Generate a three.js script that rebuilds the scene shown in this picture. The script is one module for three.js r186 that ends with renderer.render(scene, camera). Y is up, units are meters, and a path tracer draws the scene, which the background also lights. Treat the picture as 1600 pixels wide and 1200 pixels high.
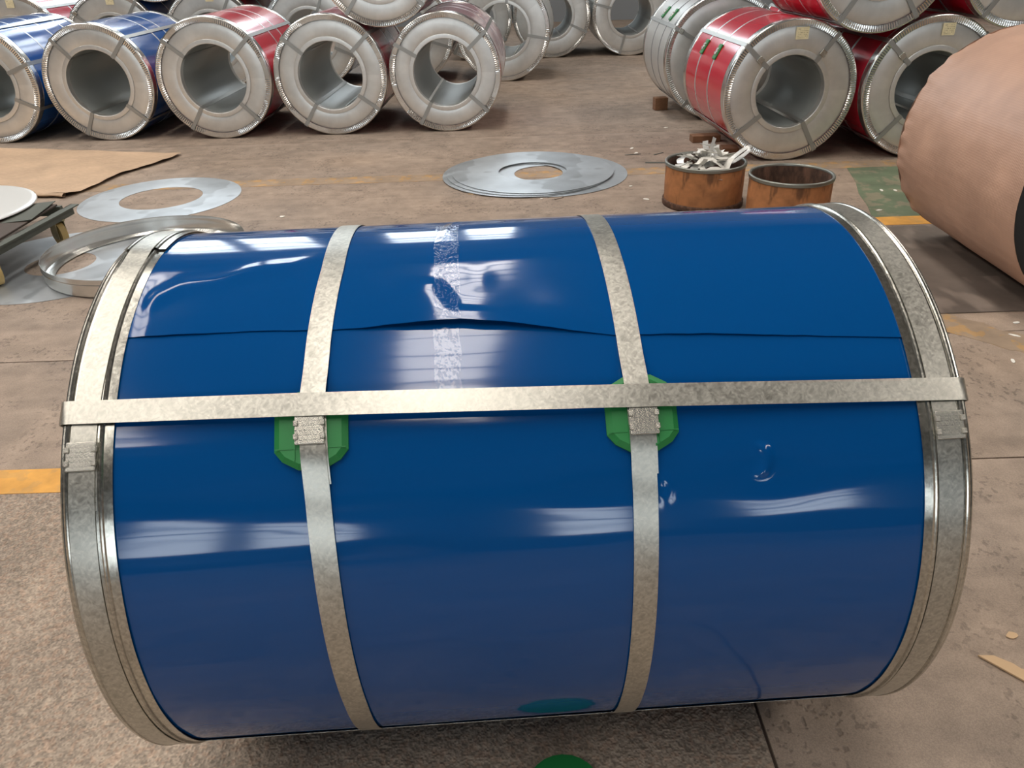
import * as THREE from 'three';
import { mergeGeometries, toCreasedNormals, mergeVertices } from 'three/addons/utils/BufferGeometryUtils.js';
import { RoundedBoxGeometry } from 'three/addons/geometries/RoundedBoxGeometry.js';
import { ImprovedNoise } from 'three/addons/math/ImprovedNoise.js';
import { RectAreaLightUniformsLib } from 'three/addons/lights/RectAreaLightUniformsLib.js';

// ---------------------------------------------------------------- camera, light, exposure
// world: x right, y up, metres; the photograph looks along -z. "Z" below is the distance ahead (= -z).
const scene = new THREE.Scene();
const EYE = 1.41, PITCH = 29.63 * Math.PI / 180, ROLL = -1.81 * Math.PI / 180, FOC = 1220;
const camera = new THREE.PerspectiveCamera(2 * Math.atan(600 / FOC) * 180 / Math.PI, 4 / 3, 0.05, 120);
camera.rotation.order = 'YXZ';
camera.position.set(0, EYE, 0);
camera.rotation.set(-PITCH, 0, ROLL);
camera.updateMatrixWorld(true);
const renderer = new THREE.WebGLRenderer();
renderer.toneMapping = THREE.LinearToneMapping;
renderer.toneMappingExposure = 1.06;
renderer.shadowMap.enabled = true;
RectAreaLightUniformsLib.init();
scene.background = new THREE.Color(0.5, 0.55, 0.6);

const ROOF = 9.0;
// roof lights: [x, Z from, Z to, width]; wall windows: [x, y, width, height, which wall]
const SKYLIGHTS = [[-0.4, -5.2, 9.0, 1.15], [-5.2, -6.0, 9.5, 1.3, 0.62], [-10.2, -6.0, 15, 1.3, 1.2], [9.2, -6.0, 15, 1.3, 1]]   // the last number: glow scale; rightmost strip unseen, added to hold up overall light;
const SKY_GLOW = 10, WINDOW_GLOW = 5.5;
const WARM = new THREE.Color(1.0, 0.93, 0.86), COOL = new THREE.Color(0.86, 0.94, 1.0);
const FAR_WALL = 16.8, REAR_WALL = -18;
const WINDOWS = [
  [-6.95, 6.35, 1.5, 4.9, 'far'], [-5.05, 6.35, 1.5, 4.9, 'far'], [-1.95, 6.35, 1.35, 4.9, 'far'], [-0.4, 6.35, 1.0, 4.9, 'far'],
  [-7.1, 4.5, 2.1, 4.2, 'rear'], [-3.95, 4.5, 2.3, 4.2, 'rear'], [3.3, 4.2, 1.8, 4.6, 'rear'], [9.2, 4.9, 2.6, 3.4, 'rear'],
];

// ---------------------------------------------------------------- helpers
let seed = 20240611;
const rnd = () => { seed = (seed * 1664525 + 1013904223) >>> 0; return seed / 4294967296; };
const rr = (a, b) => a + (b - a) * rnd();
const D2R = Math.PI / 180;
const sm = (a, b, x) => { const t = Math.min(1, Math.max(0, (x - a) / (b - a))); return t * t * (3 - 2 * t); };
const lerp = (a, b, t) => a + (b - a) * t;
const gauss = (x, w) => Math.exp(-(x * x) / (w * w));
const curve = (pts, x) => { if (x <= pts[0][0]) return pts[0][1]; for (let i = 1; i < pts.length; i++) if (x <= pts[i][0]) { const [a, b] = [pts[i - 1], pts[i]]; return lerp(a[1], b[1], (x - a[0]) / (b[0] - a[0])); } return pts[pts.length - 1][1]; };
const noise = new ImprovedNoise();
const V = (X, y, Z) => new THREE.Vector3(X, y, -Z);
const used = {};
function numbered(n) { used[n] = (used[n] ?? -1) + 1; return used[n] ? `${n}_${String(used[n]).padStart(3, '0')}` : n; }
function thing(name, label, category, pos, turn = 0, group) {
  const g = new THREE.Group(); g.name = numbered(name); g.position.copy(pos); g.rotation.y = turn;
  g.userData = { label, category }; if (group) g.userData.group = group; scene.add(g); return g;
}
function part(name, geo, mat, parent, label) {
  const m = new THREE.Mesh(geo, mat); m.name = name; m.castShadow = m.receiveShadow = true; if (label) m.userData.label = label; parent.add(m); return m;
}
function single(name, geo, mat, label, category, pos, group) {
  const m = new THREE.Mesh(geo, mat); m.name = numbered(name); m.castShadow = m.receiveShadow = true;
  if (pos) m.position.copy(pos); m.userData = { label, category }; if (group) m.userData.group = group; scene.add(m); return m;
}
function structure(name, geo, mat) { const m = new THREE.Mesh(geo, mat); m.name = name; m.userData.kind = 'structure'; m.castShadow = m.receiveShadow = true; scene.add(m); return m; }
const box = (w, h, d, x = 0, y = 0, z = 0) => new THREE.BoxGeometry(w, h, d).translate(x, y, z);
function grid(nu, nv, f, uvf, closedU = false) {        // surface from a function; u, v in 0..1
  const p = [], uv = [], ix = [];
  for (let i = 0; i <= nu; i++) for (let j = 0; j <= nv; j++) { const u = i / nu, v = j / nv; p.push(...f(u, v)); uv.push(...(uvf ? uvf(u, v) : [u, v])); }
  for (let i = 0; i < nu; i++) for (let j = 0; j < nv; j++) { const a = i * (nv + 1) + j, b = a + nv + 1; ix.push(a, b, a + 1, b, b + 1, a + 1); }
  const g = new THREE.BufferGeometry(); g.setAttribute('position', new THREE.Float32BufferAttribute(p, 3)); g.setAttribute('uv', new THREE.Float32BufferAttribute(uv, 2)); g.setIndex(ix); g.computeVertexNormals();
  if (closedU) { const n = g.attributes.normal; for (let j = 0; j <= nv; j++) { const a = j, b = nu * (nv + 1) + j; const x = n.getX(a) + n.getX(b), y = n.getY(a) + n.getY(b), z = n.getZ(a) + n.getZ(b), l = Math.hypot(x, y, z); n.setXYZ(a, x / l, y / l, z / l); n.setXYZ(b, x / l, y / l, z / l); } }
  return g;
}
// a profile of (along the axis, radius) swept about the z axis; edges sharp between profile segments
function sweep(profile, a0, a1, n, dz = () => 0, dr = () => 0, uvScale = 1) {
  const gs = [];
  for (let k = 0; k + 1 < profile.length; k++) {
    const [z0, r0] = profile[k], [z1, r1] = profile[k + 1];
    gs.push(grid(n, 1, (u, v) => { const a = lerp(a0, a1, u), z = lerp(z0, z1, v) + dz(a), r = lerp(r0, r1, v) + dr(a); return [r * Math.cos(a), r * Math.sin(a), z]; },
      (u, v) => [lerp(a0, a1, u) * 0.46 * uvScale, (lerp(z0, z1, v) + lerp(r0, r1, v)) * uvScale], Math.abs(Math.abs(a1 - a0) - 2 * Math.PI) < 1e-6));
  }
  return mergeGeometries(gs);
}
// a smooth profile
function lathe(profile, n, a0 = 0, a1 = 2 * Math.PI) {
  let len = 0; const ls = profile.map((p, i) => i ? (len += Math.hypot(p[0] - profile[i - 1][0], p[1] - profile[i - 1][1])) : 0);
  return grid(n, profile.length - 1, (u, v) => { const [z, r] = profile[Math.round(v * (profile.length - 1))], a = lerp(a0, a1, u); return [r * Math.cos(a), r * Math.sin(a), z]; },
    (u, v) => [lerp(a0, a1, u) * 0.46, ls[Math.round(v * (profile.length - 1))]], Math.abs(a1 - a0 - 2 * Math.PI) < 1e-6);
}
// a flat band (width w, thickness t) along a path of points with its own width directions
function band(pts, wdirs, w, t) {
  const n = pts.length - 1, T = new THREE.Vector3(), N = [], W = [];
  for (let i = 0; i <= n; i++) { T.copy(pts[Math.min(n, i + 1)]).sub(pts[Math.max(0, i - 1)]).normalize(); W.push(wdirs[i].clone().normalize()); N.push(new THREE.Vector3().crossVectors(T, W[i]).normalize()); }
  let len = 0; const ls = pts.map((p, i) => i ? (len += p.distanceTo(pts[i - 1])) : 0);
  const cor = [[-1, 1], [1, 1], [1, -1], [-1, -1], [-1, 1]], gs = [];
  for (let k = 0; k < 4; k++) gs.push(grid(n, 1, (u, v) => { const i = Math.round(u * n), c = cor[k + v]; const q = pts[i].clone().addScaledVector(W[i], c[0] * w / 2).addScaledVector(N[i], c[1] * t / 2); return [q.x, q.y, q.z]; }, (u, v) => [ls[Math.round(u * n)], v * (k % 2 ? t : w)]));
  return mergeGeometries(gs);
}

// ---------------------------------------------------------------- textures
function hash(x, y, s) { let h = (x * 374761393 + y * 668265263 + s * 1442695041) | 0; h = Math.imul(h ^ (h >>> 13), 1274126177); return ((h ^ (h >>> 16)) >>> 0) / 4294967296; }
function vnoise(x, y, per, s) {            // value noise that repeats every per cells
  const xi = Math.floor(x), yi = Math.floor(y), fx = x - xi, fy = y - yi, u = fx * fx * (3 - 2 * fx), v = fy * fy * (3 - 2 * fy);
  const m = q => ((q % per) + per) % per, x0 = m(xi), x1 = m(xi + 1), y0 = m(yi), y1 = m(yi + 1);
  return lerp(lerp(hash(x0, y0, s), hash(x1, y0, s), u), lerp(hash(x0, y1, s), hash(x1, y1, s), u), v);
}
const fbm = (x, y, per, s, oct) => { let a = 0, w = 0.5, n = 0; for (let o = 0; o < oct; o++) { a += w * vnoise(x, y, per, s + o); n += w; x *= 2; y *= 2; per *= 2; w *= 0.55; } return a / n; };
function texture(n, f, srgb, m = n) {
  const d = new Uint8Array(n * m * 4);
  for (let y = 0; y < m; y++) for (let x = 0; x < n; x++) { const c = f(x / n, y / m), k = (y * n + x) * 4; if (Array.isArray(c)) { d[k] = c[0]; d[k + 1] = c[1]; d[k + 2] = c[2]; } else d[k] = d[k + 1] = d[k + 2] = c; d[k + 3] = 255; }
  const t = new THREE.DataTexture(d, n, m); t.wrapS = t.wrapT = THREE.RepeatWrapping; t.magFilter = THREE.LinearFilter; t.minFilter = THREE.LinearMipmapLinearFilter; t.generateMipmaps = true;
  if (srgb) t.colorSpace = THREE.SRGBColorSpace; t.needsUpdate = true; return t;
}
const rep = (t, a, b = a) => { const c = t.clone(); c.repeat.set(a, b); c.needsUpdate = true; return c; };
const cl = v => Math.max(0, Math.min(255, v));
// concrete floor, 3 m square: mottled with small pits, scuffs and aggregate
const FL = 1536;
const pitAt = (u, v) => { const a = fbm(u * 230, v * 190, 1e6, 11, 3), c = vnoise(u * 24, v * 24, 24, 17); return sm(0.62, 0.72, a) * sm(0.35, 0.7, c); };
const floorMap = texture(FL, (u, v) => {
  const big = fbm(u * 5, v * 5, 5, 1, 4), mid = fbm(u * 40, v * 40, 40, 5, 3), fine = hash(Math.floor(u * FL), Math.floor(v * FL), 3), pit = pitAt(u, v), scuff = fbm(u * 8, v * 90, 1e6, 23, 2);
  const k = 0.82 + 0.16 * (big - 0.5) + 0.2 * (mid - 0.5) + 0.13 * (fine - 0.5) - 0.13 * pit + 0.08 * (scuff - 0.5);
  const warm = 0.5 * (vnoise(u * 7, v * 7, 7, 31) - 0.5);
  return [cl(183 * k + 8 * warm), cl(163 * k), cl(145 * k - 8 * warm)];
}, true);
const floorBump = texture(FL, (u, v) => cl(128 + 70 * (fbm(u * 120, v * 120, 120, 41, 3) - 0.5) + 60 * (fbm(u * 30, v * 30, 30, 43, 2) - 0.5) - 60 * pitAt(u, v)));
// rough concrete with the stones showing, 1.5 m square
const roughMap = texture(1024, (u, v) => {
  const a = fbm(u * 90, v * 90, 90, 51, 3), b = fbm(u * 4, v * 4, 4, 55, 3), g = vnoise(u * 260, v * 260, 260, 57), stone = sm(0.6, 0.7, vnoise(u * 120, v * 120, 120, 59));
  const k = 0.84 + 0.26 * (a - 0.5) + 0.24 * (b - 0.5) + 0.26 * (g - 0.5), w = stone * 6;
  return [cl(181 * k + w), cl(164 * k), cl(146 * k - w * 0.4)];
}, true);
const roughBump = texture(1024, (u, v) => cl(128 + 150 * (fbm(u * 90, v * 90, 90, 51, 4) - 0.5) + 70 * (vnoise(u * 260, v * 260, 260, 57) - 0.5)));
// galvanised spangle, 0.25 m square
const zincF = (u, v) => { const w = 0.35 * (fbm(u * 20, v * 20, 20, 71, 2) - 0.5) * 0.1; return fbm((u + w) * 70, (v + w) * 70, 70, 73, 3); };
const zincMap = texture(512, (u, v) => { const a = zincF(u, v), b = fbm(u * 6, v * 6, 6, 79, 2), k = 0.93 + 0.26 * (a - 0.5) + 0.05 * (b - 0.5); return [cl(204 * k), cl(202 * k), cl(192 * k)]; }, true);
const zincRough = texture(512, (u, v) => cl(255 * (0.62 + 0.22 * (zincF(u, v) - 0.5))));
const zincBump = texture(512, (u, v) => cl(128 + 160 * (zincF(u, v) - 0.5)));
const dentBump = texture(512, (u, v) => cl(128 + 200 * (fbm(u * 6, v * 6, 6, 87, 3) - 0.5)));
const smoothZinc = texture(512, (u, v) => { const b = fbm(u * 5, v * 5, 5, 83, 4), k = 0.94 + 0.12 * (b - 0.5); return [cl(234 * k), cl(234 * k), cl(230 * k)]; }, true);
// drum board: brown fibre with stains
const drumMap = texture(512, (u, v) => { const a = fbm(u * 6, v * 12, 6, 91, 4), st = sm(0.58, 0.75, fbm(u * 8, v * 3, 8, 95, 4)), k = 0.82 + 0.32 * (a - 0.5) - 0.25 * st; return [cl(208 * k), cl(140 * k), cl(88 * k)]; }, true);
const rustMap = texture(256, (u, v) => { const a = fbm(u * 10, v * 10, 10, 101, 4), k = 0.7 + 0.7 * (a - 0.5); return [cl(125 * k), cl(92 * k), cl(74 * k)]; }, true);
// kraft paper with creases
const kraftMap = texture(512, (u, v) => { const a = fbm(u * 5, v * 5, 5, 111, 4), f = fbm(u * 40, v * 130, 1e6, 113, 2), k = 0.93 + 0.16 * (a - 0.5) + 0.08 * (f - 0.5); return [cl(207 * k), cl(178 * k), cl(149 * k)]; }, true);
const wrapMap = texture(512, (u, v) => { const a = fbm(u * 4, v * 4, 4, 121, 4), w = 0.5 + 0.25 * Math.sin(u * 2 * Math.PI * 64) + 0.25 * Math.sin(v * 2 * Math.PI * 64), k = 0.94 + 0.18 * (a - 0.5) + 0.05 * (w - 0.5); return [cl(198 * k), cl(160 * k), cl(138 * k)]; }, true);
const wrapBump = texture(512, (u, v) => cl(128 + 40 * Math.sin(u * 2 * Math.PI * 64) + 40 * Math.sin(v * 2 * Math.PI * 64)));
const dirtMap = texture(512, (u, v) => { const a = fbm(u * 6, v * 6, 6, 131, 5), s = sm(0.55, 0.7, fbm(u * 10, v * 4, 10, 135, 3)), k = 0.85 + 0.35 * (a - 0.5) + 0.2 * s; return [cl(140 * k), cl(128 * k), cl(118 * k)]; }, true);
const scuffMap = texture(512, (u, v) => { const a = fbm(u * 4, v * 4, 4, 141, 4), s = sm(0.56, 0.62, fbm(u * 3, v * 3, 3, 143, 3)), k = 0.93 + 0.2 * (a - 0.5) - 0.10 * s; return [cl(216 * k), cl(223 * k), cl(228 * k)]; }, true);
const tagMap = texture(128, (u, v) => { const t = hash(Math.floor(u * 30), Math.floor(v * 14), 7) > 0.6 && Math.floor(v * 14) % 2 && u > 0.08 && u < 0.92 && v > 0.1 && v < 0.9; return t ? [176, 164, 130] : [226, 214, 176]; }, true);
const lineMap = (r, g, b, s, wear = 0.55) => texture(512, (u, v) => { const a = fbm(u * 10, v * 10, 10, s, 5), w = sm(0.62 - wear * 0.25, 0.72 - wear * 0.25, fbm(u * 14, v * 14, 14, s + 9, 4)), k = 0.95 + 0.25 * (a - 0.5); return [cl(lerp(r, 160, w * wear) * k), cl(lerp(g, 140, w * wear) * k), cl(lerp(b, 120, w * wear) * k)]; }, true);
const woodMap = texture(256, (u, v) => { const a = fbm(u * 3, v * 40, 1e6, 151, 3), k = 0.8 + 0.5 * (a - 0.5); return [cl(150 * k), cl(108 * k), cl(76 * k)]; }, true);

// ---------------------------------------------------------------- materials
const std = o => new THREE.MeshStandardMaterial(o), phy = o => new THREE.MeshPhysicalMaterial(o);
const DS = THREE.DoubleSide;
const M = {
  floor: std({ map: rep(floorMap, 1 / 3), bumpMap: rep(floorBump, 1 / 3), bumpScale: 0.006, roughness: 0.72 }),
  floorRough: std({ map: rep(roughMap, 1), bumpMap: rep(roughBump, 1), bumpScale: 0.007, roughness: 0.85 }),
  joint: std({ color: 0x5b4d43, roughness: 0.95 }),
  yellow: std({ map: rep(lineMap(226, 166, 78, 161, 0.2), 1.5), roughness: 0.75 }),
  yellowWorn: std({ map: rep(lineMap(182, 146, 100, 165, 0.9), 1.5), roughness: 0.8 }),
  green: std({ map: rep(lineMap(108, 122, 96, 171), 0.8), roughness: 0.7 }),
  roof: std({ color: 0x64686a, roughness: 0.7 }), wall: std({ color: 0x8b9094, roughness: 0.8 }), steelwork: std({ color: 0x6b6f73, roughness: 0.6 }),
  blue: phy({ color: 0x024683, roughness: 0.085, ior: 1.5, anisotropy: 0.5, anisotropyRotation: Math.PI / 2 }),
  zinc: phy({ map: rep(zincMap, 4), roughnessMap: rep(zincRough, 4), roughness: 0.58, metalness: 0.95, bumpMap: rep(zincBump, 4), bumpScale: 0.00006 }),
  zincBright: phy({ map: rep(zincMap, 4), roughnessMap: rep(zincRough, 4), roughness: 0.34, metalness: 0.97, bumpMap: rep(dentBump, 3), bumpScale: 0.0012 }),
  plate: std({ map: rep(smoothZinc, 2), metalness: 0.8, roughness: 0.38 }),
  rim: std({ map: rep(smoothZinc, 2), metalness: 0.95, roughness: 0.22 }),
  strapGrey: std({ color: 0xa6a7a4, metalness: 0.75, roughness: 0.42 }),
  seal: std({ map: rep(zincMap, 6), metalness: 0.95, roughness: 0.26, bumpMap: rep(dentBump, 6), bumpScale: 0.0004 }),
  bore: std({ color: 0x9ba19f, metalness: 0.25, roughness: 0.35, side: DS }),   // the shade inside the bores is put into this darker grey
  bandPale: std({ color: 0xcfd3d4, metalness: 0.6, roughness: 0.35 }),
  bodyBlue: phy({ color: 0x1856a2, roughness: 0.16, clearcoat: 0.5, clearcoatRoughness: 0.1 }),
  bodyRed: phy({ color: 0xc4243a, roughness: 0.2, clearcoat: 0.5, clearcoatRoughness: 0.12 }),
  bodyFilm: phy({ color: 0xd58590, roughness: 0.14, clearcoat: 0.9, clearcoatRoughness: 0.1 }),
  bodyWhite: phy({ color: 0xc9cccb, roughness: 0.3, metalness: 0.35 }),
  padGreen: std({ color: 0x1f7a3c, roughness: 0.45 }),
  tape: phy({ color: 0xffffff, transmission: 1, thickness: 0, roughness: 0.06, ior: 1.28 }),
  tag: std({ map: tagMap, roughness: 0.8 }),
  disc: std({ map: rep(scuffMap, 1.3), metalness: 0.75, roughness: 0.42 }),
  whiteDisc: std({ color: 0xe6e8e6, metalness: 0.25, roughness: 0.3 }),
  board: std({ map: rep(drumMap, 1.3, 1.6), roughness: 0.75 }), boardIn: std({ map: rep(rustMap, 2), roughness: 0.9, side: DS }),
  hoop: std({ color: 0x8d8f88, metalness: 0.8, roughness: 0.4 }), rust: std({ map: rep(rustMap, 4), roughness: 0.85, metalness: 0.2 }),
  kraft: std({ map: rep(kraftMap, 0.8), roughness: 0.85, side: DS }),
  wrap: std({ map: rep(wrapMap, 1.6), bumpMap: rep(wrapBump, 1.6), bumpScale: 0.0006, roughness: 0.5 }),
  black: std({ color: 0x15181a, roughness: 0.6 }),
  dirty: std({ map: rep(dirtMap, 0.9), metalness: 0.3, roughness: 0.5 }),
  frame: std({ color: 0x5f635b, metalness: 0.5, roughness: 0.5 }), darkBoard: std({ color: 0x4a3f38, roughness: 0.7 }),
  castor: std({ color: 0xb59a63, roughness: 0.5 }), castorZinc: std({ color: 0xa49c7a, metalness: 0.6, roughness: 0.4 }),
  wood: std({ map: rep(woodMap, 3), roughness: 0.85 }), scrap: std({ map: rep(smoothZinc, 6), metalness: 0.7, roughness: 0.35, side: DS }), scrapPale: std({ color: 0xe4e2da, metalness: 0.15, roughness: 0.45, side: DS }),
  chip: std({ color: 0xe8e4da, roughness: 0.8 }), card: std({ color: 0xcbab86, roughness: 0.85 }), wire: std({ color: 0x6a5f55, metalness: 0.5, roughness: 0.5 }),
};
const glow = c => std({ color: 0xdddddd, emissive: c, emissiveIntensity: 1.6, roughness: 0.5 });
M.skyPane = glow(WARM); M.windowPane = glow(COOL);

// ---------------------------------------------------------------- the hall
{
  const floor = new THREE.Group(); floor.name = 'floor'; floor.userData.kind = 'structure'; scene.add(floor);
  part('joint_bed', box(44, 0.2, 46, 0, -0.106, -3), M.joint, floor);
  const zs = [[-20, 0.2], [0.2, 1.93], [1.93, 2.78], [2.78, 6.62], [6.62, 9.36], [9.36, 13.5], [13.5, 26]], gap = 0.007;
  zs.forEach(([z0, z1], j) => { const xs = j === 1 ? [-22, -4.6, 0.49, 4.9, 22] : [-22, -11, 11, 22]; for (let i = 0; i + 1 < xs.length; i++) {
    const x0 = xs[i] + gap / 2, x1 = xs[i + 1] - gap / 2, a = z0 + gap / 2, b = z1 - gap / 2, g = box(x1 - x0, 0.05, b - a, (x0 + x1) / 2, -0.025, -(a + b) / 2);
    const p = g.attributes.position, uv = g.attributes.uv; for (let k = 0; k < p.count; k++) uv.setXY(k, p.getX(k) + i * 0.73, p.getZ(k) + j * 0.41);
    part('concrete_slab', g, j === 1 && i < 2 ? M.floorRough : M.floor, floor);
  } });
  const paint = (x0, x1, z0, z1, m, name, y = 0.0012) => { const g = box(x1 - x0, 0.0016, z1 - z0, (x0 + x1) / 2, y - 0.0008 + 0.0004, -(z0 + z1) / 2); const p = g.attributes.position, uv = g.attributes.uv; for (let k = 0; k < p.count; k++) uv.setXY(k, p.getX(k), p.getZ(k)); part(name, g, m, floor); };
  paint(-7, -1.0, 1.905, 2.03, M.yellow, 'yellow_line'); paint(-7, 9, 5.30, 5.47, M.yellowWorn, 'yellow_line'); paint(2.0, 9, 4.10, 4.24, M.yellow, 'yellow_line'); { const a = [], b = []; for (let i = 0; i <= 16; i++) { const t = i / 16, X = lerp(1.72, 2.3, t), Z = lerp(2.93, 2.3, t); a.push([X + rr(-0.03, 0.03) + 0.06, Z + rr(0, 0.04) + 0.05]); b.unshift([X + rr(-0.03, 0.02) - 0.04, Z - rr(0, 0.05) - 0.03]); }
    part('yellow_line', new THREE.ExtrudeGeometry(new THREE.Shape([...a, ...b].map(q => new THREE.Vector2(...q))), { depth: 0.0012, bevelEnabled: false }).rotateX(-Math.PI / 2), M.yellowWorn, floor); }
  { // green painted bay with a slanting worn edge
    const s = new THREE.Shape([[2.05, 4.24], [9, 4.24], [9, 5.30], [2.32, 5.30], [2.24, 4.95], [2.16, 4.7], [2.11, 4.45]].map(q => new THREE.Vector2(...q)));
    part('green_paint', new THREE.ExtrudeGeometry(s, { depth: 0.0012, bevelEnabled: false }).rotateX(-Math.PI / 2), M.green, floor);
  }
  const slot = SKYLIGHTS.map(s => [s[0] - s[3] / 2, s[0] + s[3] / 2, s[1], s[2]]).sort((a, b) => a[0] - b[0]);
  const roofGs = []; let x = -22;
  for (const [a, b, z0, z1] of slot) { roofGs.push(box(a - x, 0.25, 46, (x + a) / 2, ROOF + 0.125, -3), box(b - a, 0.25, z0 + 20, (a + b) / 2, ROOF + 0.125, (20 - z0) / 2), box(b - a, 0.25, 26 - z1, (a + b) / 2, ROOF + 0.125, -(26 + z1) / 2)); x = b; }
  roofGs.push(box(22 - x, 0.25, 46, (22 + x) / 2, ROOF + 0.125, -3));
  structure('ceiling', mergeGeometries(roofGs), M.roof);
  structure('wall_left', box(0.3, 12.5, 46, -22.15, 6, -3), M.wall); structure('wall_right', box(0.3, 12.5, 46, 22.15, 6, -3), M.wall);
  const gable = (name, Z, which) => { // wall with the windows cut out of it as gaps between boxes
    const ws = WINDOWS.filter(w => w[4] === which).sort((p, q) => p[0] - q[0]), gs = []; let x0 = -22;
    for (const [wx, wy, ww, wh] of ws) { gs.push(box(wx - ww / 2 - x0, 12.5, 0.3, (x0 + wx - ww / 2) / 2, 6, -Z), box(ww, wy - wh / 2 + 0.25, 0.3, wx, (wy - wh / 2 - 0.25) / 2, -Z), box(ww, 12.25 - wy - wh / 2, 0.3, wx, (12.25 + wy + wh / 2) / 2, -Z)); x0 = wx + ww / 2; }
    gs.push(box(22 - x0, 12.5, 0.3, (22 + x0) / 2, 6, -Z)); structure(name, mergeGeometries(gs), M.wall);
  };
  gable('wall_far', FAR_WALL, 'far'); gable('wall_rear', REAR_WALL, 'rear');
  let n = 0;
  for (const [x, z0, z1, w, glowScale = 1] of SKYLIGHTS) {
    structure(`window_${++n}`, box(w, 0.02, z1 - z0, x, ROOF + 0.05, -(z0 + z1) / 2), M.skyPane);
    const l = new THREE.RectAreaLight(WARM, SKY_GLOW * glowScale, w, z1 - z0); l.position.copy(V(x, ROOF + 0.03, (z0 + z1) / 2)); l.rotation.x = -Math.PI / 2; scene.add(l);
  }
  for (const [x, y, w, h, which] of WINDOWS) {
    const far = which === 'far', Z = far ? FAR_WALL : REAR_WALL, s = far ? 1 : -1;
    structure(`window_${++n}`, box(w, h, 0.02, x, y, -Z), M.windowPane);
    for (const [q, bar] of [[-0.2, 0.08], [0.08, 0.26], [0.33, 0.16]]) part('glazing_bar', box(w, bar, 0.06, x, y + q * h, -Z + s * 0.07), M.steelwork, scene.children[scene.children.length - 1]);
    const l = new THREE.RectAreaLight(COOL, WINDOW_GLOW, w, h); l.position.set(x, y, -Z + s * 0.03); l.rotation.y = far ? Math.PI : 0; scene.add(l);
  }
  const pur = []; for (let z = -18.4; z < 24; z += 1.02) pur.push(box(43.6, 0.16, 0.075, 0, ROOF - 0.1, -z));
  structure('trim_1', mergeGeometries(pur), M.steelwork);
}

// ---------------------------------------------------------------- coils: geometry shared by the main coil and the stacked ones (axis along z, front face at z = 0, body towards -z)
const flip = (g, L) => g.clone().applyMatrix4(new THREE.Matrix4().makeRotationY(Math.PI)).translate(0, 0, -L);
function pleatedRim(r, depth, w, seedK, n = 170) {     // outer edge protector: band round the body, rounded edge, crimped flange on the face
  const band1 = lathe([[-depth, r - 0.004], [-depth, r], [-depth + 0.012, r + 0.0006], [-0.014, r + 0.0006], [-0.006, r - 0.0012], [-0.0015, r - 0.005], [0, r - 0.011]], 128);
  const amp = a => { const q = noise.noise(Math.cos(a) * 1.6 + seedK, Math.sin(a) * 1.6, seedK * 3.7); return 0.0042 * sm(-0.35, -0.15, q); };
  const flange = grid(n * 4, 2, (u, v) => { const a = u * 2 * Math.PI, k = (u * n) % 1, t = 1 - Math.abs(k * 2 - 1), rad = r - 0.011 - v * w, z = -amp(a) * t * (0.35 + 0.65 * v) - 0.001 * v; return [rad * Math.cos(a), rad * Math.sin(a), z]; }, (u, v) => [u * 2.8, v * w], true);
  return mergeGeometries([band1, toIndexed(toCreasedNormals(flange, 0.25))]);
}
function toIndexed(g) { if (g.index) return g; const n = g.attributes.position.count; g.setIndex([...Array(n).keys()]); return g; }
function facePlate(ri, ro, dish) { const p = []; for (let i = 0; i <= 14; i++) { const t = i / 14; p.push([-0.0045 - dish * Math.pow(Math.abs(2 * t - 1), 2.5), lerp(ro, ri, t)]); } return lathe(p, 96); }
function boreRing(rb, w) { return lathe([[-0.006, rb + w], [-0.003, rb + w * 0.95], [-0.0025, rb + 0.004], [-0.0035, rb + 0.001], [-0.006, rb - 0.001], [-0.06, rb - 0.001], [-0.06, rb - 0.0002]], 96); }
function bodyShell(r, L, seedK, wave = 0.0012) { return grid(160, 24, (u, v) => { const a = u * 2 * Math.PI, z = -0.004 - v * (L - 0.008), rad = r + wave * noise.noise(Math.cos(a) * 3.2 + seedK, Math.sin(a) * 3.2, z * 2.2 + seedK); return [rad * Math.cos(a), rad * Math.sin(a), z]; }, (u, v) => [u * 2.9, v * L], true); }
function radialStrap(a, rb, r, L, w) { // one steel strap: across the front face, along the body, across the back face and through the bore
  const o = 0.002, P = [], W = [], c = Math.cos(a), s = Math.sin(a), tw = new THREE.Vector3(-s, c, 0);
  const loop = [[o, rb - 0.002], [o, (rb + r) / 2], [o, r - 0.004], [o * 0.3, r + o * 0.7], [-0.01, r + o], [-L / 2, r + o], [-L + 0.01, r + o], [-L - o, r], [-L - o, rb], [-L + 0.01, rb - o], [-L / 2, rb - o], [-0.01, rb - o], [o, rb - 0.002]];
  for (const [z, q] of loop) { P.push(new THREE.Vector3(q * c, q * s, z)); W.push(tw); }
  return band(P, W, w, 0.0012);
}
const hoop = (z, r, w, n = 96) => sweep([[z - w / 2, r], [z - w / 2, r + 0.0014], [z + w / 2, r + 0.0014], [z + w / 2, r]], 0, 2 * Math.PI, n);
const sealGeo = (w, h, t) => { const gs = [new RoundedBoxGeometry(w, h, t, 2, t * 0.4)]; for (const x of [-1, 1]) for (const y of [-1, 1]) gs.push(new RoundedBoxGeometry(w * 0.16, h * 0.2, t * 1.5, 1, t * 0.3).translate(x * w * 0.45, y * h * 0.23, t * 0.35)); return mergeGeometries(gs.map(g => toIndexed(g))); };

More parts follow.
